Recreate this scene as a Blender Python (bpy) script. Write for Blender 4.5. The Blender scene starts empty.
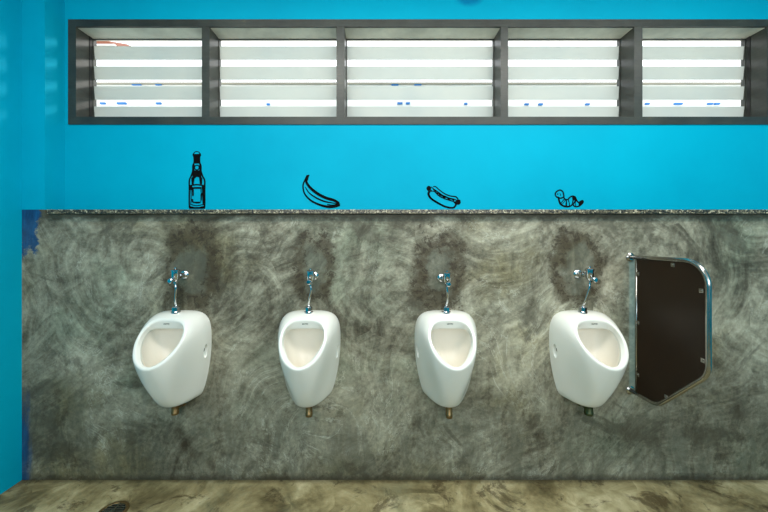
import bpy, bmesh, math, random
from mathutils import Vector, Matrix
random.seed(7)
SC = bpy.context.scene
COL = SC.collection
PI = math.pi

# ------------------------------------------------------------------ camera
CAM_D, CAM_Z = 1.833, 1.333          # distance to the concrete wall (y = 0), eye height
cam = bpy.data.cameras.new('camera'); camo = bpy.data.objects.new('camera', cam); COL.objects.link(camo)
camo.location = (0, -CAM_D, CAM_Z); camo.rotation_euler = (PI/2, 0, 0)
cam.sensor_width = 36; cam.lens = 330/768*36
cam.shift_x = 6/768; cam.shift_y = -16/768
cam.clip_start = .02
SC.camera = camo

# ------------------------------------------------------------------ world, lights, exposure
w = bpy.data.worlds.new('world'); SC.world = w; w.use_nodes = True
bg = w.node_tree.nodes['Background']; bg.inputs[0].default_value = (.93, .97, 1, 1); bg.inputs[1].default_value = 2.2

def area(name, loc, rot, sx, sy, power, color):
    l = bpy.data.lights.new(name, 'AREA'); l.shape = 'RECTANGLE'; l.size = sx; l.size_y = sy
    l.energy = power; l.color = color
    o = bpy.data.objects.new(name, l); COL.objects.link(o); o.location = loc; o.rotation_euler = rot
    return o
# added fill light, set at the invented opening behind the camera
area('rear_fill', (.5, -4.15, 2.15), (math.radians(82), 0, 0), 4.6, 1.1, 55, (.93, .98, 1))
# ceiling tube light above the standing area
area('ceiling_light', (.55, -.98, 2.93), (math.radians(0), 0, 0), 3.6, .35, 68, (1, .98, .93))
sun = bpy.data.lights.new('sun', 'SUN'); sun.energy = 1.7; sun.angle = math.radians(6); sun.color = (1, .96, .88)
suno = bpy.data.objects.new('sun', sun); COL.objects.link(suno)
suno.rotation_euler = Vector((-.85, -.5, -.28)).to_track_quat('-Z', 'Y').to_euler()

vs = SC.view_settings
SC.display_settings.display_device = 'sRGB'
vs.view_transform = 'Standard'; vs.look = 'None'; vs.gamma = 1; vs.use_curve_mapping = False; vs.exposure = 0.0

# ------------------------------------------------------------------ helpers
def srgb(r, g, b):
    f = lambda c: (c/255/12.92) if c/255 <= .04045 else ((c/255+.055)/1.055)**2.4
    return (f(r), f(g), f(b), 1)

class NT:
    """tiny node builder"""
    def __init__(s, name):
        s.m = bpy.data.materials.new(name); s.m.use_nodes = True
        s.t = s.m.node_tree; s.n = s.t.nodes; s.l = s.t.links
        s.bsdf = s.n['Principled BSDF']; s.out = s.n['Material Output']
    def put(s, v, sock):
        if isinstance(v, bpy.types.NodeSocket): s.l.new(v, sock)
        elif v is not None: sock.default_value = v
    def math(s, op, a, b=None, c=None, clamp=False):
        n = s.n.new('ShaderNodeMath'); n.operation = op; n.use_clamp = clamp
        for i, v in enumerate((a, b, c)): s.put(v, n.inputs[i])
        return n.outputs[0]
    def vmath(s, op, a, b=None, sc=None):
        n = s.n.new('ShaderNodeVectorMath'); n.operation = op
        s.put(a, n.inputs[0]); s.put(b, n.inputs[1])
        if sc is not None: s.put(sc, n.inputs['Scale'])
        return n.outputs['Value'] if op in ('LENGTH', 'DOT_PRODUCT', 'DISTANCE') else n.outputs[0]
    def pos(s):
        return s.n.new('ShaderNodeNewGeometry').outputs['Position']
    def obj(s):
        return s.n.new('ShaderNodeTexCoord').outputs['Object']
    def sep(s, v):
        n = s.n.new('ShaderNodeSeparateXYZ'); s.l.new(v, n.inputs[0]); return n.outputs
    def com(s, x, y, z=0.0):
        n = s.n.new('ShaderNodeCombineXYZ')
        for i, v in enumerate((x, y, z)): s.put(v, n.inputs[i])
        return n.outputs[0]
    def noise(s, v, scale, detail=5, rough=.55, dist=0, color=False):
        n = s.n.new('ShaderNodeTexNoise'); s.put(v, n.inputs['Vector'])
        n.inputs['Scale'].default_value = scale; n.inputs['Detail'].default_value = detail
        n.inputs['Roughness'].default_value = rough; n.inputs['Distortion'].default_value = dist
        return n.outputs['Color' if color else 'Fac']
    def ramp(s, f, stops, interp='LINEAR'):
        n = s.n.new('ShaderNodeValToRGB'); s.l.new(f, n.inputs[0]); n.color_ramp.interpolation = interp
        e = n.color_ramp.elements
        while len(e) < len(stops): e.new(.5)
        for i, (p, c) in enumerate(stops):
            e[i].position = p; e[i].color = c if isinstance(c, tuple) else (c, c, c, 1)
        return n.outputs[0]
    def mix(s, f, a, b, mode='MIX'):
        n = s.n.new('ShaderNodeMix'); n.data_type = 'RGBA'; n.blend_type = mode
        s.put(f, n.inputs[0]); s.put(a, n.inputs[6]); s.put(b, n.inputs[7])
        return n.outputs[2]
    def smooth(s, v, lo, hi):
        n = s.n.new('ShaderNodeMapRange'); n.interpolation_type = 'SMOOTHSTEP'
        s.put(v, n.inputs[0]); n.inputs[1].default_value = lo; n.inputs[2].default_value = hi
        return n.outputs[0]
    def bump(s, h, strength, dist=.01):
        n = s.n.new('ShaderNodeBump'); s.l.new(h, n.inputs['Height'])
        n.inputs['Strength'].default_value = strength; n.inputs['Distance'].default_value = dist
        s.l.new(n.outputs[0], s.bsdf.inputs['Normal'])
    def set(s, **k):
        for a, v in k.items(): s.put(v, s.bsdf.inputs[a.replace('_', ' ')])
        return s.m

def simple(name, col, rough=.5, metal=0, var=.08, scale=9, **k):
    t = NT(name)
    f = t.noise(t.obj(), scale, 5)
    c = tuple(col[:3])
    a = tuple(max(0, x*(1-var)) for x in c)+(1,); b = tuple(min(1, x*(1+var)) for x in c)+(1,)
    t.set(Base_Color=t.ramp(f, [(.3, a), (.7, b)]), Roughness=rough, Metallic=metal, **k)
    return t.m

# ------------------------------------------------------------------ materials
VALVES = [((184.5-378)/180, 1.141), ((314.5-378)/180, 1.135), ((441.5-378)/180, 1.124), ((577.5-378)/180, 1.146)]

def trowel(t, P2, vscale, seed, rfreq, warp):
    """arc-shaped trowel strokes: polar noise about scattered centres"""
    v = t.n.new('ShaderNodeTexVoronoi'); v.voronoi_dimensions = '2D'
    q = t.vmath('ADD', P2, (seed*3.17, seed*1.91, 0))
    wv = t.vmath('SUBTRACT', t.noise(q, 1.5, 2.5, .5, color=True), (.5, .5, .5))
    q2 = t.vmath('ADD', q, t.vmath('SCALE', wv, sc=warp))
    t.l.new(q2, v.inputs['Vector']); v.inputs['Scale'].default_value = vscale
    d = t.vmath('SUBTRACT', q2, v.outputs['Position'])
    d = t.vmath('ADD', d, t.vmath('SCALE', t.vmath('SUBTRACT', v.outputs['Color'], (.5, .5, .5)), sc=.7))
    s = t.sep(d)
    r = t.math('SQRT', t.math('ADD', t.math('MULTIPLY', s[0], s[0]), t.math('MULTIPLY', s[1], s[1])))
    th = t.math('ARCTAN2', s[1], s[0])
    cs = t.sep(v.outputs['Color'])
    # use cos/sin of the angle so that there is no seam at +-pi
    cx = t.math('MULTIPLY', t.math('COSINE', th), .8); cy = t.math('MULTIPLY', t.math('SINE', th), .8)
    vec = t.com(t.math('ADD', t.math('MULTIPLY', r, rfreq), t.math('MULTIPLY', cs[0], 40)), cx, cy)
    return t.noise(vec, 1.0, 9, .64)

def mat_concrete_wall():
    t = NT('troweled_concrete')
    p = t.sep(t.pos()); x, z = p[0], p[2]
    P2 = t.com(x, z, 0.0)
    a = trowel(t, P2, .8, 1.0, 16, .34)
    b = trowel(t, P2, 1.4, 5.3, 19, .36)
    msk = t.smooth(t.noise(P2, 2.2, 4), .42, .58)
    sw = t.mix(msk, a, b)
    sw = t.sep(sw)[0]
    cloud = t.noise(t.vmath('ADD', P2, (4.3, 1.1, 0)), 1.7, 12, .64, .9)
    warp = t.vmath('SCALE', t.vmath('SUBTRACT', t.noise(P2, 3.0, 4, color=True), (.5, .5, .5)), sc=.16)
    ps = t.sep(t.vmath('ADD', P2, warp))
    drip = t.noise(t.com(t.math('MULTIPLY', ps[0], 11), t.math('MULTIPLY', ps[1], 2.2)), 1.0, 8, .66, .5)
    low = t.math('SUBTRACT', 1.0, t.smooth(z, .25, .85))
    strokes = t.sep(t.mix(t.math('MULTIPLY', low, .9), t.com(sw, sw, sw), t.com(drip, drip, drip)))[0]
    wp2 = t.sep(t.vmath('ADD', P2, t.vmath('SCALE', t.vmath('SUBTRACT', t.noise(P2, 1.1, 1.5, color=True), (.5, .5, .5)), sc=.9)))
    slash = t.noise(t.com(t.math('MULTIPLY', t.math('ADD', wp2[0], wp2[1]), 4.0), t.math('MULTIPLY', t.math('SUBTRACT', wp2[0], wp2[1]), 13)), 1.0, 9, .66, .8)
    v = t.math('ADD', t.math('ADD', t.math('MULTIPLY', strokes, .42), t.math('MULTIPLY', cloud, .34)), t.math('MULTIPLY', slash, .24))
    fine = t.noise(P2, 38, 8, .78)
    v = t.math('ADD', v, t.math('MULTIPLY', t.math('SUBTRACT', fine, .5), .26))
    col = t.ramp(v, [(.36, srgb(58, 52, 38)), (.44, srgb(98, 94, 78)), (.505, srgb(134, 131, 112)),
                     (.565, srgb(163, 160, 139)), (.66, srgb(204, 200, 176))])
    # brownish / bluish drifts in the cement
    hue = t.noise(t.vmath('ADD', P2, (9, 2, 0)), 1.3, 5, .6)
    col = t.mix(t.smooth(hue, .5, .72), col, t.mix(1.0, col, srgb(226, 240, 236), 'MULTIPLY'))
    col = t.mix(t.smooth(hue, .48, .28), col, t.mix(1.0, col, srgb(236, 228, 200), 'MULTIPLY'))
    # thin dark scratches and pits
    cr = t.noise(t.vmath('ADD', P2, (2.2, 7.7, 0)), 5.5, 9, .75, 1.4)
    cr = t.math('ABSOLUTE', t.math('SUBTRACT', cr, .5))
    crm = t.math('MULTIPLY', t.math('SUBTRACT', 1.0, t.smooth(cr, .0, .012)), t.smooth(t.noise(P2, 1.9, 3), .52, .66))
    col = t.mix(t.math('MULTIPLY', crm, .65), col, srgb(52, 48, 38))
    rd = t.math('ABSOLUTE', t.math('SUBTRACT', t.noise(t.com(t.math('MULTIPLY', wp2[0], 4), t.math('MULTIPLY', wp2[1], 2.4)), 1.3, 9, .68, 1.0), .52))
    rdm = t.math('MULTIPLY', t.math('SUBTRACT', 1.0, t.smooth(rd, .0, .014)), t.smooth(cloud, .48, .60))
    col = t.mix(t.math('MULTIPLY', rdm, .55), col, srgb(206, 206, 188))
    streak_shade = t.math('MULTIPLY', t.smooth(drip, .46, .60), t.math('SUBTRACT', 1.0, t.smooth(t.math('ADD', z, t.math('MULTIPLY', cloud, .6)), .45, 1.15)))  # dark streaks, plus light fall-off toward the floor painted into the colour
    col = t.mix(t.math('MULTIPLY', streak_shade, .6), col, srgb(66, 66, 54))
    # blotchy darker cement stains
    bl = t.smooth(t.noise(t.vmath('ADD', P2, (1.4, 3.9, 0)), 2.3, 12, .70, .8), .53, .60)
    col = t.mix(t.math('MULTIPLY', bl, .62), col, srgb(74, 70, 56))
    # damp brown stains around the patched pipe chases
    rag = t.math('MULTIPLY', t.math('SUBTRACT', t.noise(P2, 9, 8, .7), .5), 1.5)
    rag2 = t.math('MULTIPLY', t.math('SUBTRACT', t.noise(t.vmath('ADD', P2, (5, 5, 0)), 4, 4, .6), .5), .9)
    dm = None
    for i, (vx, vz) in enumerate(VALVES):
        hw, hh = ((.13, .20), (.095, .16), (.115, .19), (.12, .18))[i]
        ax = t.math('DIVIDE', t.math('ABSOLUTE', t.math('SUBTRACT', x, vx + (.03, 0, -.01, .0)[i])), hw)
        az = t.math('DIVIDE', t.math('ABSOLUTE', t.math('SUBTRACT', z, vz+(.03, .05, .04, .03)[i])), hh)
        d = t.math('POWER', t.math('ADD', t.math('POWER', ax, 3.0), t.math('POWER', az, 3.0)), .333)
        dm = d if dm is None else t.math('MINIMUM', dm, d)
    dr = t.math('ADD', dm, t.math('ADD', rag, rag2))
    band = t.math('MULTIPLY', t.smooth(dr, .3, .85), t.math('SUBTRACT', 1.0, t.smooth(dr, .9, 1.5)))
    band = t.math('MULTIPLY', band, t.smooth(t.noise(t.vmath('ADD', P2, (7, 1, 0)), 5, 8, .7), .30, .50))
    col = t.mix(t.math('MULTIPLY', band, .8), col, srgb(64, 54, 34))
    inner = t.math('SUBTRACT', 1.0, t.smooth(dr, .5, .8))
    col = t.mix(t.math('MULTIPLY', inner, .5), col, srgb(84, 88, 76))
    # crumbly dark specks where the chases were patched, a few elsewhere
    sp = t.noise(t.vmath('ADD', P2, (3, 6, 0)), 24, 8, .78, .5)
    near = t.math('SUBTRACT', 1.0, t.smooth(t.math('ABSOLUTE', t.math('SUBTRACT', dr, .95)), .1, .6))
    thr = t.math('SUBTRACT', .64, t.math('MULTIPLY', near, .13))
    spm = t.smooth(t.math('SUBTRACT', sp, thr), .0, .035)
    col = t.mix(t.math('MULTIPLY', spm, .7), col, srgb(50, 40, 24))
    # ledge's shadow painted along the top edge; darker ragged band at the foot
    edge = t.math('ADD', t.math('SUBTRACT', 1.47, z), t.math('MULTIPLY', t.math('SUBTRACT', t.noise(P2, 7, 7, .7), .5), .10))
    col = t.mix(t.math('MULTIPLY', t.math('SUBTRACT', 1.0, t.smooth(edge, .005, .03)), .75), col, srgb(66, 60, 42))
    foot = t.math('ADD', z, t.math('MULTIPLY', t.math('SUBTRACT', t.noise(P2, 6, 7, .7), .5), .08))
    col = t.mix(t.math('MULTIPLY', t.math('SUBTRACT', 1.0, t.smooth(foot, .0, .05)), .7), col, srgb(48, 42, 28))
    # pale teal strip on the wall beside the partition
    st = t.math('ABSOLUTE', t.math('SUBTRACT', x, 1.412))
    stm = t.math('MULTIPLY', t.math('SUBTRACT', 1.0, t.smooth(st, .012, .022)),
                 t.math('MULTIPLY', t.smooth(z, .49, .52), t.math('SUBTRACT', 1.0, t.smooth(z, 1.23, 1.25))))
    col = t.mix(t.math('MULTIPLY', stm, .45), col, srgb(140, 166, 160))
    # blue paint lapped over the concrete at the left corner
    n1 = t.math('MULTIPLY', t.math('SUBTRACT', t.noise(P2, 9, 7, .7), .5), .22)
    lx = t.math('ADD', t.math('ADD', x, 1.978), n1)
    top = t.math('MULTIPLY', t.math('SUBTRACT', 1.0, t.smooth(lx, .085, .10)),
                 t.smooth(t.math('ADD', z, t.math('MULTIPLY', n1, 2.0)), 1.25, 1.29))
    n2 = t.math('MULTIPLY', t.math('SUBTRACT', t.noise(t.com(t.math('MULTIPLY', x, 6), z), 4, 7, .7), .5), .10)
    lx2 = t.math('ADD', t.math('ADD', x, 1.978), n2)
    lowb = t.math('MULTIPLY', t.math('SUBTRACT', 1.0, t.smooth(lx2, .02, .06)),
                  t.math('SUBTRACT', 1.0, t.smooth(t.math('ADD', z, t.math('MULTIPLY', n2, 5.0)), .3, .55)))
    bp = t.math('MAXIMUM', t.math('MULTIPLY', top, .93), t.math('MULTIPLY', lowb, .85))
    blue = t.ramp(t.noise(t.com(t.math('MULTIPLY', x, 5), z), 9, 5), [(.3, srgb(0, 44, 84)), (.7, srgb(0, 84, 134))])
    col = t.mix(bp, col, blue)
    t.set(Base_Color=col, Roughness=t.ramp(v, [(.3, .62), (.7, .42)]), Specular_IOR_Level=.35)
    t.bump(t.math('ADD', v, t.math('MULTIPLY', fine, .15)), .35, .012)
    return t.m

def mat_concrete_floor():
    t = NT('worn_concrete_floor')
    P = t.pos()
    a = trowel(t, P, 1.3, 2.7, 7, .4)
    cloud = t.noise(P, 2.6, 9, .66, .5)
    v = t.math('ADD', t.math('MULTIPLY', a, .45), t.math('MULTIPLY', cloud, .55))
    col = t.ramp(v, [(.34, srgb(58, 48, 26)), (.44, srgb(112, 101, 68)), (.53, srgb(156, 144, 104)),
                     (.63, srgb(200, 188, 148))])
    bl = t.smooth(t.noise(P, 4.5, 12, .76, .8), .53, .62)
    col = t.mix(t.math('MULTIPLY', bl, .7), col, srgb(60, 46, 22))
    gr = t.smooth(t.noise(t.vmath('ADD', P, (3, 8, 0)), 2.0, 5, .6), .52, .68)
    col = t.mix(t.math('MULTIPLY', gr, .45), col, srgb(120, 122, 96))
    px = t.sep(P)
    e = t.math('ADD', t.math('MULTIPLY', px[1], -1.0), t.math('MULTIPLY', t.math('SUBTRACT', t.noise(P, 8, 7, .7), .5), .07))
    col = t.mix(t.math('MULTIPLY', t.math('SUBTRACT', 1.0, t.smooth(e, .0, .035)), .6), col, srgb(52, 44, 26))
    t.set(Base_Color=col, Roughness=.55, Specular_IOR_Level=.35)
    t.bump(t.math('ADD', v, bl), .3, .006)
    return t.m

def mat_blue():
    t = NT('cyan_wall_paint')
    P = t.pos()
    f = t.noise(P, 1.4, 6, .6)
    col = t.ramp(f, [(.3, srgb(0, 156, 187)), (.7, srgb(0, 168, 198))])
    g = t.noise(P, 30, 6, .7)
    px = t.sep(P)
    ddx = t.math('SUBTRACT', px[0], .535); ddz = t.math('SUBTRACT', px[2], 2.765)
    dd = t.math('SQRT', t.math('ADD', t.math('MULTIPLY', ddx, ddx), t.math('MULTIPLY', t.math('MULTIPLY', ddz, ddz), 3.0)))
    dd = t.math('ADD', dd, t.math('MULTIPLY', t.math('SUBTRACT', t.noise(P, 9, 4), .5), .08))
    col = t.mix(t.math('MULTIPLY', t.math('SUBTRACT', 1.0, t.smooth(dd, .04, .10)), .7), col, srgb(0, 96, 150))
    t.set(Base_Color=col, Roughness=.5, Specular_IOR_Level=.06)
    t.bump(t.math('ADD', g, t.math('MULTIPLY', f, 2)), .12, .003)
    return t.m

def mat_granite():
    t = NT('speckled_granite')
    v = t.n.new('ShaderNodeTexVoronoi'); v.inputs['Scale'].default_value = 150
    t.l.new(t.pos(), v.inputs['Vector'])
    c = t.sep(v.outputs['Color'])[0]
    col = t.ramp(c, [(.0, srgb(28, 25, 19)), (.3, srgb(74, 69, 54)), (.62, srgb(122, 115, 92)), (.9, srgb(184, 176, 148))], 'CONSTANT')
    return t.set(Base_Color=col, Roughness=.35)

def mat_frame():
    t = NT('grey_brown_frame_paint')
    f = t.noise(t.pos(), 5, 8, .65)
    g = t.noise(t.vmath('MULTIPLY', t.pos(), (3, 3, 30)), 4, 6, .6)
    col = t.ramp(t.math('ADD', t.math('MULTIPLY', f, .7), t.math('MULTIPLY', g, .3)),
                 [(.35, srgb(38, 39, 35)), (.6, srgb(60, 62, 55)), (.75, srgb(104, 94, 68))])
    t.set(Base_Color=col, Roughness=.38)
    t.bump(g, .15, .003)
    return t.m

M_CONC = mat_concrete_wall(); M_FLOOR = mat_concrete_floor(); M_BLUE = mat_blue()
M_GRAN = mat_granite(); M_FRAME = mat_frame()
M_WHITE = simple('white_ceiling_paint', srgb(226, 226, 220), .7)
M_SOFF = simple('bounce_lit_soffit', srgb(214, 212, 196), .6, var=.22, scale=6)  # bounce light on the soffit put into a paler colour than the frame
M_CERAMIC = simple('white_vitreous_china', srgb(240, 239, 229), .2, var=.012, scale=3, Coat_Weight=.25, Coat_Roughness=.06)
M_CERAMIC2 = simple('china_with_limescale_film', srgb(236, 230, 216), .3, var=.03, scale=9)
M_CHROME = simple('chrome', (.66, .67, .68), .12, 1, var=.03)
M_STEEL = simple('stainless_steel_tube', (.40, .39, .36), .2, 1, var=.10, scale=20)
M_BLACK = simple('black_ink', srgb(4, 6, 8), .8, var=.2, Specular_IOR_Level=.1)
M_DARK = simple('recess_shade', srgb(24, 22, 20), .6)  # flat dark colour standing in for shade in the drain and jamb grooves
M_BRASS = simple('aged_brass_pipe', srgb(128, 104, 66), .35, .7, var=.3, scale=30)
M_PVC = simple('tarnished_green_pipe', srgb(64, 72, 40), .35, .5, var=.4, scale=30)
M_GASK = simple('brown_sealing_gap', srgb(60, 42, 26), .8)
M_EXT = simple('white_render', srgb(240, 238, 230), .8, var=.03)
M_TILE = simple('brown_roof_tile', srgb(140, 84, 60), .8, var=.2, scale=20)
M_EXTBLUE = simple('blue_exterior_paint', srgb(40, 120, 190), .6)
M_GREY = simple('grey_metal_rail', srgb(150, 146, 130), .5)
M_TANK = simple('grime', srgb(70, 60, 40), .8)

def mat_panel():
    t = NT('dark_brown_laminate')
    f = t.noise(t.pos(), 3, 7, .6)
    s = t.noise(t.pos(), 160, 3, .8)
    col = t.ramp(f, [(.3, srgb(34, 24, 15)), (.7, srgb(46, 32, 20))])
    col = t.mix(t.smooth(s, .68, .74), col, srgb(96, 80, 56))
    return t.set(Base_Color=col, Roughness=.42, Specular_IOR_Level=.25)
M_PANEL = mat_panel()

def mat_louver():
    t = NT('frosted_louver_glass')
    f = t.noise(t.pos(), 3, 5)
    c = t.ramp(f, [(.3, srgb(212, 217, 213)), (.7, srgb(223, 225, 218))])
    tr = t.n.new('ShaderNodeBsdfTranslucent'); t.l.new(c, tr.inputs[0])
    t.set(Base_Color=c, Roughness=.4, Specular_IOR_Level=.2)
    mx = t.n.new('ShaderNodeMixShader'); mx.inputs[0].default_value = .42
    t.l.new(t.bsdf.outputs[0], mx.inputs[1]); t.l.new(tr.outputs[0], mx.inputs[2])
    t.l.new(mx.outputs[0], t.out.inputs[0])
    return t.m
M_LOUV = mat_louver()

# ------------------------------------------------------------------ mesh helpers
def bx(bm, x0, x1, y0, y1, z0, z1, bev=0):
    r = bmesh.ops.create_cube(bm, size=1)
    for v in r['verts']:
        v.co = Vector((x0+(v.co.x+.5)*(x1-x0), y0+(v.co.y+.5)*(y1-y0), z0+(v.co.z+.5)*(z1-z0)))
    if bev:
        es = list({e for v in r['verts'] for e in v.link_edges})
        bmesh.ops.bevel(bm, geom=es, offset=bev, segments=2, affect='EDGES', profile=.6)

def lathe(bm, prof, mtx=Matrix(), seg=24, closed=True):
    """prof: (radius, height) list along local +z"""
    rings = []
    for r, h in prof:
        if r < 1e-6: rings.append([bm.verts.new(mtx @ Vector((0, 0, h)))])
        else: rings.append([bm.verts.new(mtx @ Vector((r*math.cos(2*PI*k/seg), r*math.sin(2*PI*k/seg), h))) for k in range(seg)])
    for a, b in zip(rings, rings[1:]):
        for k in range(seg):
            k2 = (k+1) % seg
            if len(a) == 1 and len(b) == 1: continue
            if len(a) == 1: bm.faces.new((a[0], b[k], b[k2]))
            elif len(b) == 1: bm.faces.new((a[k], a[k2], b[0]))
            else: bm.faces.new((a[k], a[k2], b[k2], b[k]))
    if closed:
        if len(rings[0]) > 1: bm.faces.new(rings[0])
        if len(rings[-1]) > 1: bm.faces.new(list(reversed(rings[-1])))

def smooth_path(pts, n=6):
    pts = [Vector(p) for p in pts]; out = []
    for i in range(len(pts)-1):
        p0 = pts[max(i-1, 0)]; p1 = pts[i]; p2 = pts[i+1]; p3 = pts[min(i+2, len(pts)-1)]
        for k in range(n):
            u = k/n
            out.append(.5*((2*p1)+(p2-p0)*u+(2*p0-5*p1+4*p2-p3)*u*u+(3*p1-p0-3*p2+p3)*u**3))
    out.append(pts[-1]); return out

def tube(bm, pts, r, seg=12, cap=True):
    pts = [Vector(p) for p in pts]
    rings = []; up = None
    for i, p in enumerate(pts):
        d = (pts[min(i+1, len(pts)-1)]-pts[max(i-1, 0)]).normalized()
        if up is None: up = Vector((0, 0, 1)) if abs(d.z) < .9 else Vector((1, 0, 0))
        s = d.cross(up).normalized(); up = s.cross(d).normalized()
        rr = r[i] if isinstance(r, (list, tuple)) else r
        rings.append([bm.verts.new(p+s*rr*math.cos(2*PI*k/seg)+up*rr*math.sin(2*PI*k/seg)) for k in range(seg)])
    for a, b in zip(rings, rings[1:]):
        for k in range(seg):
            bm.faces.new((a[k], a[(k+1) % seg], b[(k+1) % seg], b[k]))
    if cap: bm.faces.new(rings[0]); bm.faces.new(list(reversed(rings[-1])))

def obj(name, bm, mat, parent=None, smooth=False, ang=35):
    bmesh.ops.recalc_face_normals(bm, faces=bm.faces)
    me = bpy.data.meshes.new(name); bm.to_mesh(me); bm.free()
    me.materials.append(mat)
    o = bpy.data.objects.new(name, me); COL.objects.link(o)
    if smooth:
        for p in me.polygons: p.use_smooth = True
        if ang < 180:
            try: me.set_sharp_from_angle(angle=math.radians(ang))
            except Exception: pass
    if parent: o.parent = parent
    return o

def thing(name, label, cat, loc=(0, 0, 0), group=None):
    o = bpy.data.objects.new(name, None); COL.objects.link(o); o.location = loc
    o.empty_display_size = .05
    o['label'] = label; o['category'] = cat
    if group: o['group'] = group
    return o

def tag(o, label=None, cat=None, group=None, kind=None):
    for k, v in (('label', label), ('category', cat), ('group', group), ('kind', kind)):
        if v: o[k] = v
    return o

def box_obj(name, mat, *a, bev=0, parent=None):
    bm = bmesh.new(); bx(bm, *a, bev=bev); return obj(name, bm, mat, parent)

# ------------------------------------------------------------------ the setting
XL, XR, YB, ZC = -1.978, 3.0, -4.2, 3.0        # left wall, right wall, rear wall, ceiling
YW = .117                                       # face of the blue wall behind the ledge
WX0, WX1 = (69-378)/169.2, (775-378)/169.2     # ribbon window
WZ0, WZ1 = 1.333+115.3/169.2, 1.333+220/169.2
def st(o, label, cat): return tag(o, label, cat, kind='structure')
st(box_obj('floor', M_FLOOR, XL-.15, XR+.15, YB-.15, .05, -.12, 0), 'stained beige concrete floor in front of the urinals', 'floor')
st(box_obj('ceiling', M_WHITE, XL-.15, XR+.15, YB-.15, .4, ZC, ZC+.12), 'plain white ceiling over the room', 'ceiling')
st(box_obj('wall_left', M_BLUE, XL-.15, XL, YB-.15, .0, 0, ZC), 'cyan painted side wall on the left', 'wall')
st(box_obj('wall_right', M_BLUE, XR, XR+.15, YB-.15, 0, 0, ZC), 'cyan painted side wall on the right', 'wall')
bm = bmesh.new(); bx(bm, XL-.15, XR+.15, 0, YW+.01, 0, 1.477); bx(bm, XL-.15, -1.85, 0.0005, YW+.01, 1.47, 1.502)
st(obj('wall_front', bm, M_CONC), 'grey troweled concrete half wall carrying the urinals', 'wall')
bm = bmesh.new()
OX0, OX1 = WX0, WX1
bx(bm, XL-.15, XR+.15, YW, YW+.13, 1.40, WZ0)
bx(bm, XL-.15, XR+.15, YW, YW+.13, WZ1, ZC)
bx(bm, XL-.15, WX0, YW, YW+.13, WZ0, WZ1)
bx(bm, WX1, XR+.15, YW, YW+.13, WZ0, WZ1)
st(obj('wall_upper', bm, M_BLUE), 'cyan painted wall above the stone ledge around the window', 'wall')
st(box_obj('trim_1', M_BLUE, XL-.02, -1.85, 0.0, YW+.01, 1.502, ZC), 'cyan painted pilaster in the left corner', 'pilaster')
st(box_obj('trim_2', M_GRAN, -1.812, XR+.02, -.028, YW+.005, 1.4775, 1.5, bev=.002), 'narrow speckled granite ledge capping the concrete wall', 'ledge')
# unseen rear wall; wide high opening added to let light in
bm = bmesh.new()
bx(bm, XL, XR, YB-.15, YB, 0, 1.5); bx(bm, XL, XR, YB-.15, YB, 2.75, ZC)
bx(bm, XL, -1.9, YB-.15, YB, 1.5, 2.75); bx(bm, 2.9, XR, YB-.15, YB, 1.5, 2.75)
st(obj('wall_back', bm, M_BLUE), 'cyan painted wall behind the viewer with an opening added for light', 'wall')

# ------------------------------------------------------------------ ribbon window
win = bpy.data.objects.new('window_1', None); COL.objects.link(win)
st(win, 'long ribbon window of five louvered bays in a dark frame', 'window')
FY0, FY1 = YW-.006, YW+.135
fx0, fx1 = WX0, WX1
sx = lambda px: (px-378)/169.2
bm = bmesh.new()
bx(bm, fx0, fx1, FY0, FY1, WZ1-.043, WZ1)              # head
bx(bm, fx0, fx1, FY0, FY1, WZ0, WZ0+.045)              # sill
bx(bm, fx0, sx(77), FY0, FY1, WZ0+.045, WZ1-.043)
bx(bm, sx(766), fx1, FY0, FY1, WZ0+.045, WZ1-.043)
obj('window_frame', bm, M_FRAME, win)
MULL = [(202.3, 210), (336.6, 344.6), (500.4, 507.8), (633.6, 641.8)]
for a, b in MULL:
    box_obj('mullion', M_FRAME, sx(a), sx(b), FY0+.001, FY1, WZ0+.045, WZ1-.043, parent=win)
for xa, xb in ((sx(77), sx(77)+.003), (sx(766)-.003, sx(766))):
    box_obj('jamb_groove', M_DARK, xa, xb, YW+.082, YW+.100, WZ0+.045, WZ1-.043, parent=win)
YL = YW+.112                                             # louver plane
bays = [(77, 202.3), (210, 336.6), (344.6, 500.4), (507.8, 633.6), (641.8, 766)]
zs = lambda py: 1.333+(240-py)/160.2
for i, (a, b) in enumerate(bays):
    x0, x1 = sx(a), sx(b)
    box_obj('soffit', M_SOFF, x0, x1, FY0+.012, FY1-.002, WZ1-.0445, WZ1-.0435, parent=win)
    bm = bmesh.new()
    for k in range(-1, 5):
        # one glass blade, inner edge up, outer edge down
        zt = zs(46+(k-1)*20.1) ; w, h = .007, .081
        if k == -1: continue
        zb = zt-h
        if zb < WZ0+.03: zb = WZ0+.03
        c = [(YL, zt), (YL+.005, zt+.0015), (YL+w+.005, zb+.0015), (YL+w, zb)]
        va = [bm.verts.new((x0+.004, y, z)) for y, z in c]; vb = [bm.verts.new((x1-.004, y, z)) for y, z in c]
        for q in range(4): bm.faces.new((va[q], va[(q+1) % 4], vb[(q+1) % 4], vb[q]))
        bm.faces.new(va); bm.faces.new(vb)
    o = obj('louver_blades', bm, M_LOUV, win); o['label'] = 'frosted glass louver blades'
    # the slim channels that hold the blades at both ends
    bm = bmesh.new()
    bx(bm, x0, x0+.004, YL-.004, YL+.02, WZ0+.045, WZ1-.043); bx(bm, x1-.004, x1, YL-.004, YL+.02, WZ0+.045, WZ1-.043)
    bx(bm, x0, x1, YL-.002, YL+.004, WZ1-.050, WZ1-.0445)
    obj('blade_channel', bm, M_FRAME, win)

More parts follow.
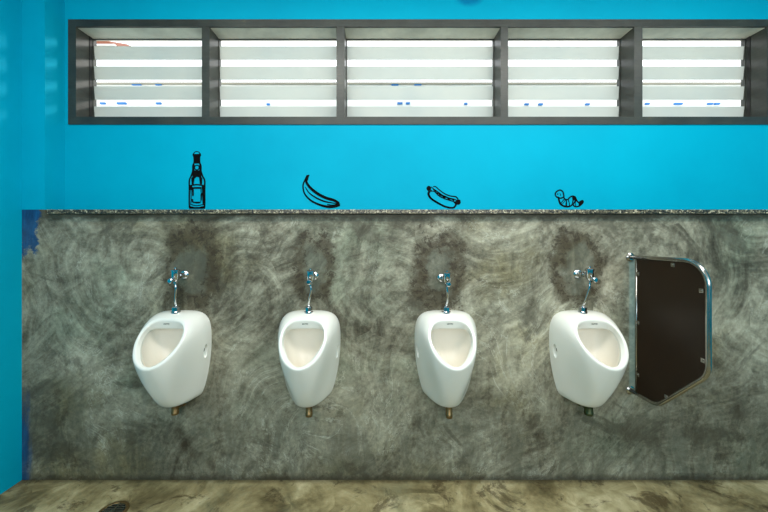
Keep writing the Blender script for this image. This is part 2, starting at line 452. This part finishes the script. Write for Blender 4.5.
# ------------------------------------------------------------------ outside, seen through the louver gaps
bd = bpy.data.objects.new('neighbouring_building', None); COL.objects.link(bd)
tag(bd, 'bright white building glimpsed through the gaps of the louvers', 'building')
bd.location = (0, 2.0, 0)
def out(name, mat, *a):
    o = box_obj(name, mat, *a, parent=bd); return o
out('facade', M_EXT, -7, 7, .0, 1.5, -.3, 3.15)
for px, py, wd in ((136, 84, 9), (158, 84, 6), (395, 84, 7), (418, 84, 7), (466, 103.5, 3), (102, 103, 5), (121, 103, 9), (158, 103, 5), (268, 104, 3), (400, 103, 5), (408, 103, 4),
                   (527, 104, 4), (541, 104, 4), (588, 104, 4), (704, 83, 6), (730, 83, 7), (648, 103.5, 4), (679, 103.5, 8), (711, 103.5, 5), (718, 103.5, 5)):
    k = (1.98+CAM_D)/330
    X = (px-378)*k; Z = 1.333+(240-py)*k
    bm = bmesh.new(); bx(bm, X-wd*k/2, X+wd*k/2, -.02, .05, Z-.009, Z+.009)
    obj('window_shade', bm, M_EXTBLUE, bd)
out('parapet_cap', M_GREY, -7, 7, -.03, 1.5, 3.135, 3.152)
rf = bpy.data.objects.new('tiled_roof', None); COL.objects.link(rf); rf.location = (0, 2.6, 0)
tag(rf, 'corner of a brown tiled roof through the top left louver gap', 'roof')
k = (2.6+CAM_D)/330
bm = bmesh.new()
X0, X1, Z0, Z1 = (60-378)*k, (119-378)*k, 1.333+(240-46.5)*k, 1.333+(240-40.5)*k
pts = [(X0, Z0-.1), (X0, Z1), (X1-.18, Z1), (X1, Z0), (X1-.02, Z0-.1)]
va = [bm.verts.new((x, 0, z)) for x, z in pts]; vb = [bm.verts.new((x-.1, .5, z+.25)) for x, z in pts]
bm.faces.new(va); bm.faces.new(list(reversed(vb)))
for q in range(5): bm.faces.new((va[q], va[(q+1) % 5], vb[(q+1) % 5], vb[q]))
obj('tiles', bm, M_TILE, rf)
bm = bmesh.new(); bx(bm, X0, X1-.03, -.04, .02, Z0-.01, Z0+.012)
obj('fascia', bm, M_WHITE, rf)
g = box_obj('ground_outside', M_EXT, -12, 12, .4, 14, -.3, -.2)
st(g, 'pale ground outside the window', 'ground')

# ------------------------------------------------------------------ urinals
K0 = [(0, .944, 0), (.07, .943, 0), (.12, .933, 0), (.152, .905, 0), (.167, .86, 0), (.170, .79, 0), (.167, .71, 0), (.157, .63, 0), (.140, .55, 0), (.120, .482, 0), (.09, .459, 0), (0, .455, 0)]
K1 = [(0, .946, .03), (.07, .944, .03), (.12, .933, .03), (.150, .904, .035), (.164, .86, .04), (.166, .785, .042), (.158, .705, .045), (.141, .62, .045), (.118, .54, .045), (.096, .474, .045), (.072, .456, .045), (0, .451, .055)]
K2 = [(0, .942, .065), (.066, .940, .065), (.112, .926, .07), (.140, .895, .08), (.153, .85, .09), (.149, .78, .10), (.131, .70, .11), (.107, .61, .11), (.081, .53, .108), (.063, .470, .10), (.045, .457, .098), (0, .453, .105)]
K3 = [(0, .935, .088), (.063, .933, .088), (.106, .917, .098), (.130, .882, .12), (.139, .84, .14), (.132, .78, .155), (.113, .70, .168), (.087, .62, .168), (.060, .54, .155), (.042, .488, .138), (.026, .470, .134), (0, .466, .135)]
K4 = [(0, .930, .100), (.061, .928, .10), (.100, .912, .11), (.122, .876, .135), (.128, .837, .165), (.120, .787, .197), (.101, .727, .223), (.077, .665, .228), (.055, .61, .220), (.035, .575, .212), (.018, .562, .208), (0, .558, .207)]
K5 = [(0, .9255, .108), (.058, .9235, .110), (.094, .908, .121), (.115, .874, .147), (.120, .836, .180), (.113, .802, .210), (.098, .772, .237), (.077, .748, .258), (.052, .731, .272), (.030, .722, .280), (.015, .718, .283), (0, .717, .283)]
K6 = [(0, .914, .116), (.052, .912, .118), (.084, .898, .128), (.102, .868, .152), (.106, .837, .180), (.100, .808, .207), (.086, .782, .231), (.068, .757, .252), (.046, .740, .267), (.026, .731, .275), (.012, .728, .278), (0, .727, .278)]
K7 = [(0, .869, .106), (.048, .869, .106), (.085, .866, .108), (.102, .851, .124), (.104, .828, .150), (.095, .804, .180), (.079, .784, .205), (.062, .759, .230), (.042, .743, .249), (.024, .734, .261), (.011, .730, .265), (0, .729, .266)]
K8 = [(0, .869, .098), (.049, .869, .098), (.088, .865, .098), (.106, .848, .114), (.109, .822, .140), (.100, .797, .170), (.084, .774, .195), (.065, .748, .219), (.044, .731, .237), (.025, .721, .249), (.012, .717, .253), (0, .716, .254)]
K9 = [(0, .880, .075), (.05, .879, .075), (.086, .870, .078), (.104, .842, .092), (.108, .80, .108), (.100, .755, .130), (.083, .71, .152), (.062, .672, .165), (.044, .64, .175), (.034, .625, .185), (.016, .618, .186), (0, .617, .186)]
K10 = [(0, .865, .045), (.045, .862, .045), (.078, .85, .05), (.092, .82, .058), (.094, .78, .066), (.085, .73, .078), (.068, .68, .09), (.05, .640, .102), (.036, .608, .112), (.026, .59, .12), (.013, .585, .122), (0, .584, .122)]
K11 = [(0, .80, .036), (.022, .798, .036), (.04, .79, .038), (.05, .77, .04), (.052, .745, .044), (.05, .715, .05), (.042, .685, .058), (.032, .66, .066), (.022, .645, .072), (.013, .638, .075), (.006, .635, .076), (0, .634, .077)]
KEYS = [K0, K1, K2, K3, K4, K5, K6, K7, K8, K9, K10, K11]
ZB = .458

def urinal_mesh():
    bm = bmesh.new(); rings = []
    for ring in KEYS:
        half = [Vector((x, -d, z-ZB)) for x, z, d in ring]
        vs_ = [bm.verts.new(v) for v in half]
        vs_ += [bm.verts.new(Vector((-v.x, v.y, v.z))) for v in reversed(half[1:-1])]
        rings.append(vs_)
    n = len(rings[0])
    for ri, (a, b) in enumerate(zip(rings, rings[1:])):
        for k in range(n):
            f = bm.faces.new((a[k], a[(k+1) % n], b[(k+1) % n], b[k])); f.material_index = 1 if ri >= 8 else 0
    c = bm.verts.new((0, -.046, .72-ZB))
    for k in range(n): bm.faces.new((rings[-1][k], rings[-1][(k+1) % n], c)).material_index = 1
    cb = bm.verts.new((0, 0, .70-ZB))
    for k in range(n): bm.faces.new((rings[0][(k+1) % n], rings[0][k], cb))
    cl = bm.edges.layers.float.new('crease_edge')
    def crease(r, v):
        for k in range(n):
            e = bm.edges.get((r[k], r[(k+1) % n])); e[cl] = v
    crease(rings[0], 1.0); crease(rings[5], .35); crease(rings[6], .35); crease(rings[7], .7)
    bmesh.ops.recalc_face_normals(bm, faces=bm.faces)
    me = bpy.data.meshes.new('bowl'); bm.to_mesh(me); bm.free()
    me.materials.append(M_CERAMIC); me.materials.append(M_CERAMIC2)
    o = bpy.data.objects.new('bowl', me); COL.objects.link(o)
    s = o.modifiers.new('s', 'SUBSURF'); s.levels = 3; s.render_levels = 3
    # side openings for the mounting bolts
    cm = bmesh.new()
    for sgn in (-1, 1):
        r = bmesh.ops.create_uvsphere(cm, u_segments=24, v_segments=16, radius=1)
        for v in r['verts']: v.co = Vector((sgn*.163+v.co.x*.022, -.043+v.co.y*.015, .728-ZB+v.co.z*.040))
    cme = bpy.data.meshes.new('cut'); cm.to_mesh(cme); cm.free()
    co = bpy.data.objects.new('cut', cme); COL.objects.link(co)
    b = o.modifiers.new('b', 'BOOLEAN'); b.operation = 'DIFFERENCE'; b.object = co; b.solver = 'EXACT'
    dg = bpy.context.evaluated_depsgraph_get()
    res = bpy.data.meshes.new_from_object(o.evaluated_get(dg)); res.name = 'bowl'
    bpy.data.objects.remove(o); bpy.data.objects.remove(co)
    for p in res.polygons: p.use_smooth = True
    try: res.set_sharp_from_angle(angle=math.radians(38))
    except Exception: pass
    return res

UR = [(-1.093, 'white wall urinal below the bottle drawing, nearest the left corner', 0),
      (-.377, 'white wall urinal below the banana drawing', 0),
      (.372, 'white wall urinal below the hot dog drawing', 0),
      (1.119, 'white wall urinal below the worm drawing, beside the brown partition', 0)]
bowl_me = urinal_mesh()
def make_urinal():
    r = thing('urinal', UR[0][1], 'urinal', (UR[0][0], 0, ZB), 'wall urinals in a row')
    o = bpy.data.objects.new('bowl', bowl_me); COL.objects.link(o); o.parent = r
    for s in (-1, 1):
        bm = bmesh.new()
        m = Matrix.Translation((s*.139, -.043, .738-ZB)) @ Matrix.Rotation(s*PI/2, 4, 'Y')
        lathe(bm, [(0, .0), (.012, 0), (.012, .008), (.005, .011), (0, .011)], m, 12)
        b = obj('mounting_bolt', bm, M_GASK, r, True); b['label'] = 'dark bolt in side opening'
    # maker's mark on the band under the rim: tiny dark capitals
    cu = bpy.data.curves.new('t', 'FONT'); cu.body = 'COTTO'; cu.size = .0088; cu.align_x = 'CENTER'; cu.extrude = .0002; cu.offset = .0003
    to = bpy.data.objects.new('t', cu); COL.objects.link(to)
    dg = bpy.context.evaluated_depsgraph_get(); me = bpy.data.meshes.new_from_object(to.evaluated_get(dg)); me.name = 'maker_mark'
    bpy.data.objects.remove(to); me.materials.clear(); me.materials.append(M_BLACK)
    lo = bpy.data.objects.new('maker_mark', me); COL.objects.link(lo); lo.parent = r
    lo.location = (0, -.1285, .896-ZB); lo.rotation_euler = (math.radians(80), 0, 0)
    lo['label'] = 'small dark printed maker mark'
    # sealing line between china and wall
    return r
def dup(root, loc, label):
    r = root.copy(); COL.objects.link(r); r.location = loc; r['label'] = label
    for ch in list(root.children):
        c = ch.copy(); COL.objects.link(c); c.parent = r
        for g_ in ch.children:
            d = g_.copy(); COL.objects.link(d); d.parent = c
    return r
u0 = make_urinal()
for x, lab, rz in UR[1:]:
    dup(u0, (x, 0, ZB), lab)

# drain pipes under the bowls
PIPES = [(M_BRASS, .057, 'short brass coloured waste pipe under the urinal nearest the left corner'),
         (M_BRASS, .068, 'dull brass waste pipe under the urinal below the banana drawing'),
         (M_BRASS, .075, 'brass waste pipe under the urinal below the hot dog drawing'),
         (M_PVC, .060, 'greenish waste pipe under the urinal beside the partition')]
for (x, lab, rz), (m, ln, pl) in zip(UR, PIPES):
    r = thing('waste_pipe', pl, 'pipe', (x+.008, 0, ZB), 'waste pipes under the urinals')
    bm = bmesh.new(); y = -.068
    pr = .021 if m is M_PVC else .0175
    lathe(bm, [(0, 0), (pr, 0), (pr, -ln*.7), (pr+.0015, -ln*.72), (pr+.0015, -ln*.96), (pr-.002, -ln), (0, -ln)], Matrix.Translation((0, y, 0)), 24)
    tube(bm, [(0, y, -ln*.5), (0, -.001, -ln*.5)], .012, 14)
    obj('pipe', bm, m, r, True, 180)
    bm = bmesh.new(); lathe(bm, [(.0, -.001), (.020, -.001), (pr+.003, -.003), (pr+.003, -.010), (pr, -.012), (0, -.012)], Matrix.Translation((0, y, 0)), 8)
    obj('coupling_nut', bm, m, r)
    bm = bmesh.new(); lathe(bm, [(0, 0.0005), (.02, .0005), (.018, .004), (0, .006)], Matrix.Translation((0, 0, -ln*.5)) @ Matrix.Rotation(PI/2, 4, 'X'), 20)
    obj('wall_flange', bm, m, r, True)

# ------------------------------------------------------------------ flush valves
def flush_valve(i, ex, ez, bxx, spx, label):
    """ex,ez escutcheon on wall; bxx x of the body; spx x of the spud in the top of the bowl"""
    r = thing('flush_valve', label, 'flush valve', (ex, 0, ez), 'chrome flush valves above the urinals')
    L = lambda x, y, z: (x-ex, y, z-ez)
    RX = Matrix.Rotation(PI/2, 4, 'X')
    bm = bmesh.new()
    lathe(bm, [(0, .0005), (.024, .0005), (.0245, .004), (.020, .010), (.012, .014), (0, .014)], RX, 24)
    obj('escutcheon', bm, M_CHROME, r, True)
    yb = -.078
    bm = bmesh.new()
    tube(bm, [(0, -.010, 0), (0, -.03, 0), L(bxx, yb+.012, ez)], .0095, 14)
    lathe(bm, [(0, .026), (.016, .026), (.016, .046), (0, .046)], RX, 6)
    obj('supply_elbow', bm, M_CHROME, r, True)
    bm = bmesh.new()
    lathe(bm, [(0, -.026), (.010, -.026), (.016, -.020), (.021, -.012), (.021, .026), (.0235, .027), (.0235, .033), (.014, .038), (.006, .040), (.006, .046), (0, .047)],
          Matrix.Translation(L(bxx, yb, ez)), 24)
    obj('valve_body', bm, M_CHROME, r, True)
    bm = bmesh.new()
    lathe(bm, [(0, 0), (.007, 0), (.007, .020), (.012, .022), (.0135, .026), (.0135, .038), (.010, .042), (0, .043)],
          Matrix.Translation(L(bxx, yb-.010, ez-.020)) @ RX, 20)
    b = obj('push_button', bm, M_CHROME, r, True)
    sz, sy = .944, -.050
    bm = bmesh.new()
    zb = ez-.026
    pts = [(bxx, yb, zb), (bxx, yb, zb-.018), (bxx+(.003 if i != 3 else -.004), yb, zb-.05), (spx+(.004 if i != 3 else .006), (yb+sy)/2, sz+.065), (spx, sy, sz+.035), (spx, sy, sz+.01)]
    tube(bm, smooth_path([L(*p) for p in pts], 6), .0062, 12)
    obj('flush_tube', bm, M_CHROME, r, True, 180)
    bm = bmesh.new()
    lathe(bm, [(0, -.004), (.024, -.004), (.024, .003), (.020, .005), (0, .005)], Matrix.Translation(L(spx, sy, sz)), 20)
    lathe(bm, [(0, .005), (.020, .005), (.020, .026), (.014, .031), (0, .030)], Matrix.Translation(L(spx, sy, sz)), 8)
    obj('spud_nut', bm, M_CHROME, r, True, 25)
    bm = bmesh.new()
    lathe(bm, [(0, 0), (.010, 0), (.011, -.006), (.010, -.012), (0, -.012)], Matrix.Translation(L(bxx, yb, zb)), 8)
    obj('tube_nut', bm, M_CHROME, r, True)
FV = ['chrome flush valve with push button above the urinal nearest the left corner',
      'chrome flush valve above the urinal below the banana drawing',
      'chrome flush valve above the urinal below the hot dog drawing',
      'chrome flush valve above the urinal beside the partition']
BODYX = [VALVES[0][0]-.002, VALVES[1][0]-.006, VALVES[2][0]+.014, VALVES[3][0]+.018]
SPX = [-1.091, -.374, .368, 1.106]
for i in range(4): flush_valve(i, VALVES[i][0], VALVES[i][1], BODYX[i], SPX[i], FV[i])

# ------------------------------------------------------------------ partition
PX = 1.401
pt = thing('urinal_partition', 'dark brown urinal partition panel in a bent stainless tube frame', 'partition', (PX, 0, .505))
pz = lambda z: z-.505
def arc(cx, cz, r, a0, a1, n=7):
    return [(cx+r*math.cos(math.radians(a0+(a1-a0)*k/n)), cz+r*math.sin(math.radians(a0+(a1-a0)*k/n))) for k in range(n+1)]
prof = [(.004, 1.238)] + [(.20, 1.240)] + arc(.328, 1.134, .106, 90, 0, 9) + arc(.334, .80, .10, 0, -45, 6) + \
       arc(.137, .603, .10, -45, -92, 7) + [(.10, .502), (.004, .500)]
bm = bmesh.new(); tube(bm, [(0, -d, pz(z)) for d, z in prof], .0105, 16)
obj('tube_frame', bm, M_STEEL, pt, True, 180)
bm = bmesh.new(); tube(bm, [(0, -.045, pz(1.232)), (0, -.045, pz(.505))], .007, 12)
obj('rear_upright', bm, M_STEEL, pt, True, 180)
inn = [(.048, 1.229), (.20, 1.230)] + arc(.328, 1.134, .098, 90, 0, 9) + arc(.334, .80, .092, 0, -45, 6) + arc(.137, .603, .092, -45, -92, 7) + [(.10, .511), (.048, .510)]
bm = bmesh.new()
va = [bm.verts.new((-.003, -d, pz(z))) for d, z in inn]; vb = [bm.verts.new((.003, -d, pz(z))) for d, z in inn]
bm.faces.new(va); bm.faces.new(list(reversed(vb)))
for q in range(len(va)): bm.faces.new((va[q], va[(q+1) % len(va)], vb[(q+1) % len(va)], vb[q]))
obj('panel', bm, M_PANEL, pt)
for d, z, dx, dz in ((.060, 1.152, 1, 0), (.27, 1.215, 0, 1), (.408, 1.115, 1, 0), (.415, .815, 1, 0), (.235, .573, .7, -.7), (.060, .89, 1, 0), (.060, .61, 1, 0)):
    bm = bmesh.new()
    bx(bm, -.0065, .0065, -d-.010, -d+.010, pz(z)-.010, pz(z)+.010, bev=.002)
    c_ = obj('panel_clip', bm, M_STEEL, pt)
    bm = bmesh.new()
    lathe(bm, [(0, .0095), (.0035, .0095), (.0045, .006), (0, .006)], Matrix.Translation((0, -d, pz(z))) @ Matrix.Rotation(-PI/2, 4, 'Y'), 10)
    obj('screw', bm, M_STEEL, c_, True)
for z in (1.238, .500):
    bm = bmesh.new()
    lathe(bm, [(0, .0005), (.024, .0005), (.024, .004), (.016, .010), (0, .010)], Matrix.Translation((0, 0, pz(z))) @ Matrix.Rotation(PI/2, 4, 'X'), 20)
    obj('wall_flange', bm, M_STEEL, pt, True)

# ------------------------------------------------------------------ floor drain
fd = thing('floor_drain', 'round chrome floor drain with a slotted grate in the stained floor', 'drain', (-1.302, -.216, 0))
bm = bmesh.new()
lathe(bm, [(.052, .001), (.054, .005), (.062, .006), (.068, .003), (.069, .0005), (.052, .0005), (.052, .001)], Matrix(), 40, closed=False)
obj('rim', bm, M_BRASS, fd, True)
bm = bmesh.new()
lathe(bm, [(0, .0006), (.052, .0006), (.052, .0012), (0, .0012)], Matrix(), 30)
obj('dark_opening', bm, M_DARK, fd)
bm = bmesh.new()
for k in range(-3, 4):
    y = k*.0135; h = math.sqrt(max(.0001, .052**2-y*y))
    bx(bm, -h, h, y-.0032, y+.0032, .0015, .0045)
bx(bm, -.004, .004, -.052, .052, .0016, .0050)
lathe(bm, [(0, .002), (.012, .002), (.012, .006), (0, .007)], Matrix(), 16)
obj('grate', bm, M_STEEL, fd)

# ------------------------------------------------------------------ ink drawings on the blue wall
def drawing(name, label, cat, x0p, y0p, strokes=(), fills=()):
    """strokes: (points in photo pixels, width list/number); built flat on the wall at real size"""
    bm = bmesh.new(); yy = YW-.0012
    W = lambda p: Vector(((p[0]-378)/169.2, yy, 1.333+(240-p[1])/169.2))
    for pts, wd in strokes:
        P = smooth_path([W(p) for p in pts], 5) if len(pts) > 2 else [W(p) for p in pts]
        n = len(P); L_ = []; R_ = []
        for i, p in enumerate(P):
            d = (P[min(i+1, n-1)]-P[max(i-1, 0)]).normalized(); s = Vector((-d.z, 0, d.x))
            u = i/(n-1)
            ww = wd if not isinstance(wd, (list, tuple)) else wd[0]*(1-u)**2+2*wd[1]*u*(1-u)+wd[2]*u*u
            ww = ww/169.2/2
            L_.append(p+s*ww); R_.append(p-s*ww)
        for off in (0,):
            a = [bm.verts.new(v) for v in L_]; b = [bm.verts.new(v) for v in R_]
            for i in range(n-1): bm.faces.new((a[i], a[i+1], b[i+1], b[i]))
    for k, pts in enumerate(fills):
        try: bm.faces.new([bm.verts.new(W(p)-Vector((0, .0001*(k+1), 0))) for p in pts])
        except ValueError: pass
    bmesh.ops.triangulate(bm, faces=[f for f in bm.faces if len(f.verts) > 4])
    r = bmesh.ops.extrude_face_region(bm, geom=bm.faces[:])
    for v in r['geom']:
        if isinstance(v, bmesh.types.BMVert): v.co.y += .001
    o = obj(name, bm, M_BLACK)
    # origin at the drawing
    c = W((x0p, y0p)); o.data.transform(Matrix.Translation(-c)); o.location = c
    tag(o, label, cat, 'black ink drawings on the blue wall')
    return o

# bottle (photo pixels; centre 196.6)
bz = lambda u, v: (180+u/7.314, 145+v/7.314)
outl = [(100, 58), (98, 75), (105, 92), (103, 130), (96, 150), (95, 195), (84, 225), (69, 258), (68, 300), (68, 440), (73, 466), (176, 466), (181, 440), (182, 300), (181, 258), (164, 225), (154, 195), (152, 150), (144, 130), (142, 92), (148, 75), (146, 58)]
outl = [bz(*p) for p in outl]
strokes = [(outl+[outl[0]], .9)] if False else []
strokes.append(([bz(100, 62), bz(98, 76), bz(104, 90), bz(104, 128), bz(95, 152), bz(94, 192), bz(82, 228), bz(69, 262), bz(69, 320), bz(69, 440), bz(74, 465)], 1.5))
strokes.append(([bz(146, 62), bz(149, 76), bz(143, 90), bz(144, 128), bz(153, 152), bz(154, 192), bz(166, 228), bz(181, 262), bz(181, 320), bz(181, 440), bz(176, 465)], 1.6))
strokes.append(([bz(101, 62), bz(110, 52), bz(124, 48), bz(138, 52), bz(146, 62)], .8))
strokes.append(([bz(80, 300), bz(82, 380), bz(80, 440)], .8)); strokes.append(([bz(170, 300), bz(167, 380), bz(170, 440)], .9))
strokes.append(([bz(90, 262), bz(98, 240), bz(102, 215)], 1.8)); strokes.append(([bz(158, 262), bz(150, 240), bz(146, 215)], 2.0))
strokes.append(([bz(72, 298), bz(124, 290), bz(178, 298)], 1.4))
strokes.append(([bz(84, 436), bz(124, 444), bz(166, 436)], .9))
strokes.append(([bz(124+17*math.cos(a*PI/6), 165+17*math.sin(a*PI/6)) for a in range(13)], 1.1))
q = lambda *c: [bz(*p) for p in c]
fills = [q((103, 66), (145, 66), (143, 80), (104, 80)), q((106, 95), (141, 95), (143, 136), (104, 136)),
         q((99, 143), (108, 143), (106, 188), (97, 188)), q((141, 143), (150, 143), (152, 188), (143, 188)), q((99, 186), (150, 186), (151, 194), (98, 194)),
         q((98, 194), (151, 194), (158, 226), (90, 226)), q((104, 80), (143, 80), (141, 96), (106, 96)), q((74, 300), (90, 300), (90, 330), (76, 330)), q((160, 300), (176, 300), (176, 440), (168, 440), (168, 330)),
         q((98, 220), (152, 220), (146, 238), (136, 236), (124, 232), (112, 236), (103, 250)),
         q((84, 246), (98, 222), (108, 240), (102, 262), (100, 294), (88, 294)), q((164, 246), (152, 222), (142, 240), (148, 262), (148, 294), (162, 294)),
         q((88, 308), (152, 308), (152, 320), (102, 320), (102, 372), (90, 372)), q((152, 308), (158, 308), (158, 350), (153, 350)), q((152, 356), (164, 348), (160, 400), (150, 425), (124, 428), (90, 420), (84, 395), (98, 395), (100, 415), (152, 415)),
         q((74, 446), (110, 454), (124, 462), (140, 454), (176, 446), (175, 466), (74, 466))]
drawing('bottle_drawing', 'black drawing of a beer bottle on the blue wall', 'wall drawing', 196.8, 209, strokes, fills)

# banana: a plain generic outline banana of the same size
bn = lambda u, v: (295+u/10.24, 165+v/10.24)
S = []
S.append(([bn(146, 102), bn(122, 130), bn(118, 178), bn(160, 236), bn(235, 296), bn(320, 338), bn(400, 362), bn(452, 392)], [1.0, 4.2, 2.4]))
S.append(([bn(128, 104), bn(100, 160), bn(82, 215), bn(100, 295), bn(165, 365), bn(255, 408), bn(340, 428), bn(410, 420), bn(456, 400)], [1.6, .7, 4.2]))
S.append(([bn(104, 225), bn(150, 290), bn(225, 340), bn(300, 372), bn(380, 388), bn(436, 396)], [.6, 2.6, .4]))
S.append(([bn(128, 130), bn(136, 104)], 1.6))
S.append(([bn(330, 404), bn(385, 410), bn(430, 404)], .9))
F = [[bn(126, 104), bn(148, 98), bn(140, 128), bn(132, 160), bn(114, 160), bn(112, 132)], [bn(440, 386), bn(464, 396), bn(456, 412), bn(432, 414)]]
drawing('banana_drawing', 'black outline drawing of a banana on the blue wall', 'wall drawing', 322, 206, S, F)

hd = lambda u, v: (415+u/12.8, 175+v/12.8)
S = []
S.append(([hd(232, 152), hd(262, 148), hd(310, 190), hd(380, 240), hd(450, 268), hd(520, 278), hd(548, 304)], [.9, 1.1, 1.4]))
S.append(([hd(188, 205), hd(172, 245), hd(205, 300), hd(280, 350), hd(370, 398), hd(450, 420), hd(502, 412), hd(522, 372), hd(500, 345)], [2.4, 1.8, 1.7]))
S.append(([hd(176, 250), hd(215, 312), hd(290, 358), hd(350, 385)], [.5, 1.6, .5]))
S.append(([hd(200, 210), hd(250, 212), hd(300, 262), hd(370, 300), hd(450, 326), hd(510, 345)], [.6, 1.7, .9]))
S.append(([hd(205, 150), hd(240, 180), hd(300, 222), hd(350, 258), hd(420, 290), hd(500, 310), hd(545, 330)], [.8, 1.5, .8]))
S.append(([hd(232, 182), hd(262, 206), hd(268, 226), hd(300, 236), hd(322, 256), hd(350, 262), hd(372, 286), hd(410, 286), hd(430, 306), hd(470, 306), hd(500, 330)], 1.3))
S.append(([hd(340, 262), hd(400, 280)], 1.6))
S.append(([hd(540, 296), hd(552, 306), hd(545, 318)], .8))
F = [[hd(176+30*math.cos(a*PI/6), 172+34*math.sin(a*PI/6)) for a in range(12)], [hd(190, 190), hd(222, 196), hd(200, 214)],
     [hd(548+38*math.cos(a*PI/6)+0, 352+30*math.sin(a*PI/6)) for a in range(12)], [hd(540, 310), hd(580, 318), hd(584, 350), hd(540, 345)]]
drawing('hot_dog_drawing', 'black drawing of a hot dog on the blue wall', 'wall drawing', 443, 207, S, F)

wm = lambda u, v: (545+u/14.62, 180+v/14.62)
S = []
S.append(([wm(150, 222), wm(152, 190), wm(185, 158), wm(225, 148), wm(262, 178), wm(272, 220), wm(278, 262), wm(298, 284), wm(335, 284), wm(362, 254), wm(400, 236), wm(440, 250), wm(462, 300), wm(490, 326), wm(525, 308), wm(548, 302), wm(556, 322), wm(530, 358), wm(480, 388), wm(430, 384), wm(402, 350)], 1.35))
S.append(([wm(150, 222), wm(168, 248), wm(195, 258), wm(204, 300), wm(225, 350), wm(270, 380), wm(325, 390), wm(375, 378), wm(402, 350)], [1.2, 2.4, 1.3]))
S.append(([wm(195, 258), wm(235, 266), wm(270, 250)], 1.3))
S.append(([wm(200, 320), wm(235, 330), wm(262, 300), wm(282, 280)], .8))
S.append(([wm(225, 350), wm(262, 340), wm(290, 300)], .6)); S.append(([wm(305, 286), wm(312, 330), wm(308, 388)], 1.2))
S.append(([wm(335, 286), wm(352, 330), wm(358, 378)], .8)); S.append(([wm(400, 240), wm(408, 290), wm(400, 350)], 1.1))
S.append(([wm(430, 250), wm(440, 300), wm(415, 350)], 1.2)); S.append(([wm(452, 300), wm(440, 345), wm(455, 385)], .7)); S.append(([wm(480, 326), wm(498, 350), wm(490, 385)], .8))
S.append(([wm(213, 196), wm(228, 210), wm(222, 232)], .5))
F = [[wm(184+10*math.cos(a*PI/4), 206+10*math.sin(a*PI/4)) for a in range(8)], [wm(505, 330), wm(545, 305), wm(554, 322), wm(528, 356), wm(500, 372)],
     [wm(400, 240), wm(430, 248), wm(436, 290), wm(418, 300), wm(410, 270)], [wm(300, 340), wm(318, 340), wm(320, 385), wm(296, 385)]]
drawing('worm_drawing', 'black drawing of a curled worm on the blue wall', 'wall drawing', 568, 206, S, F)
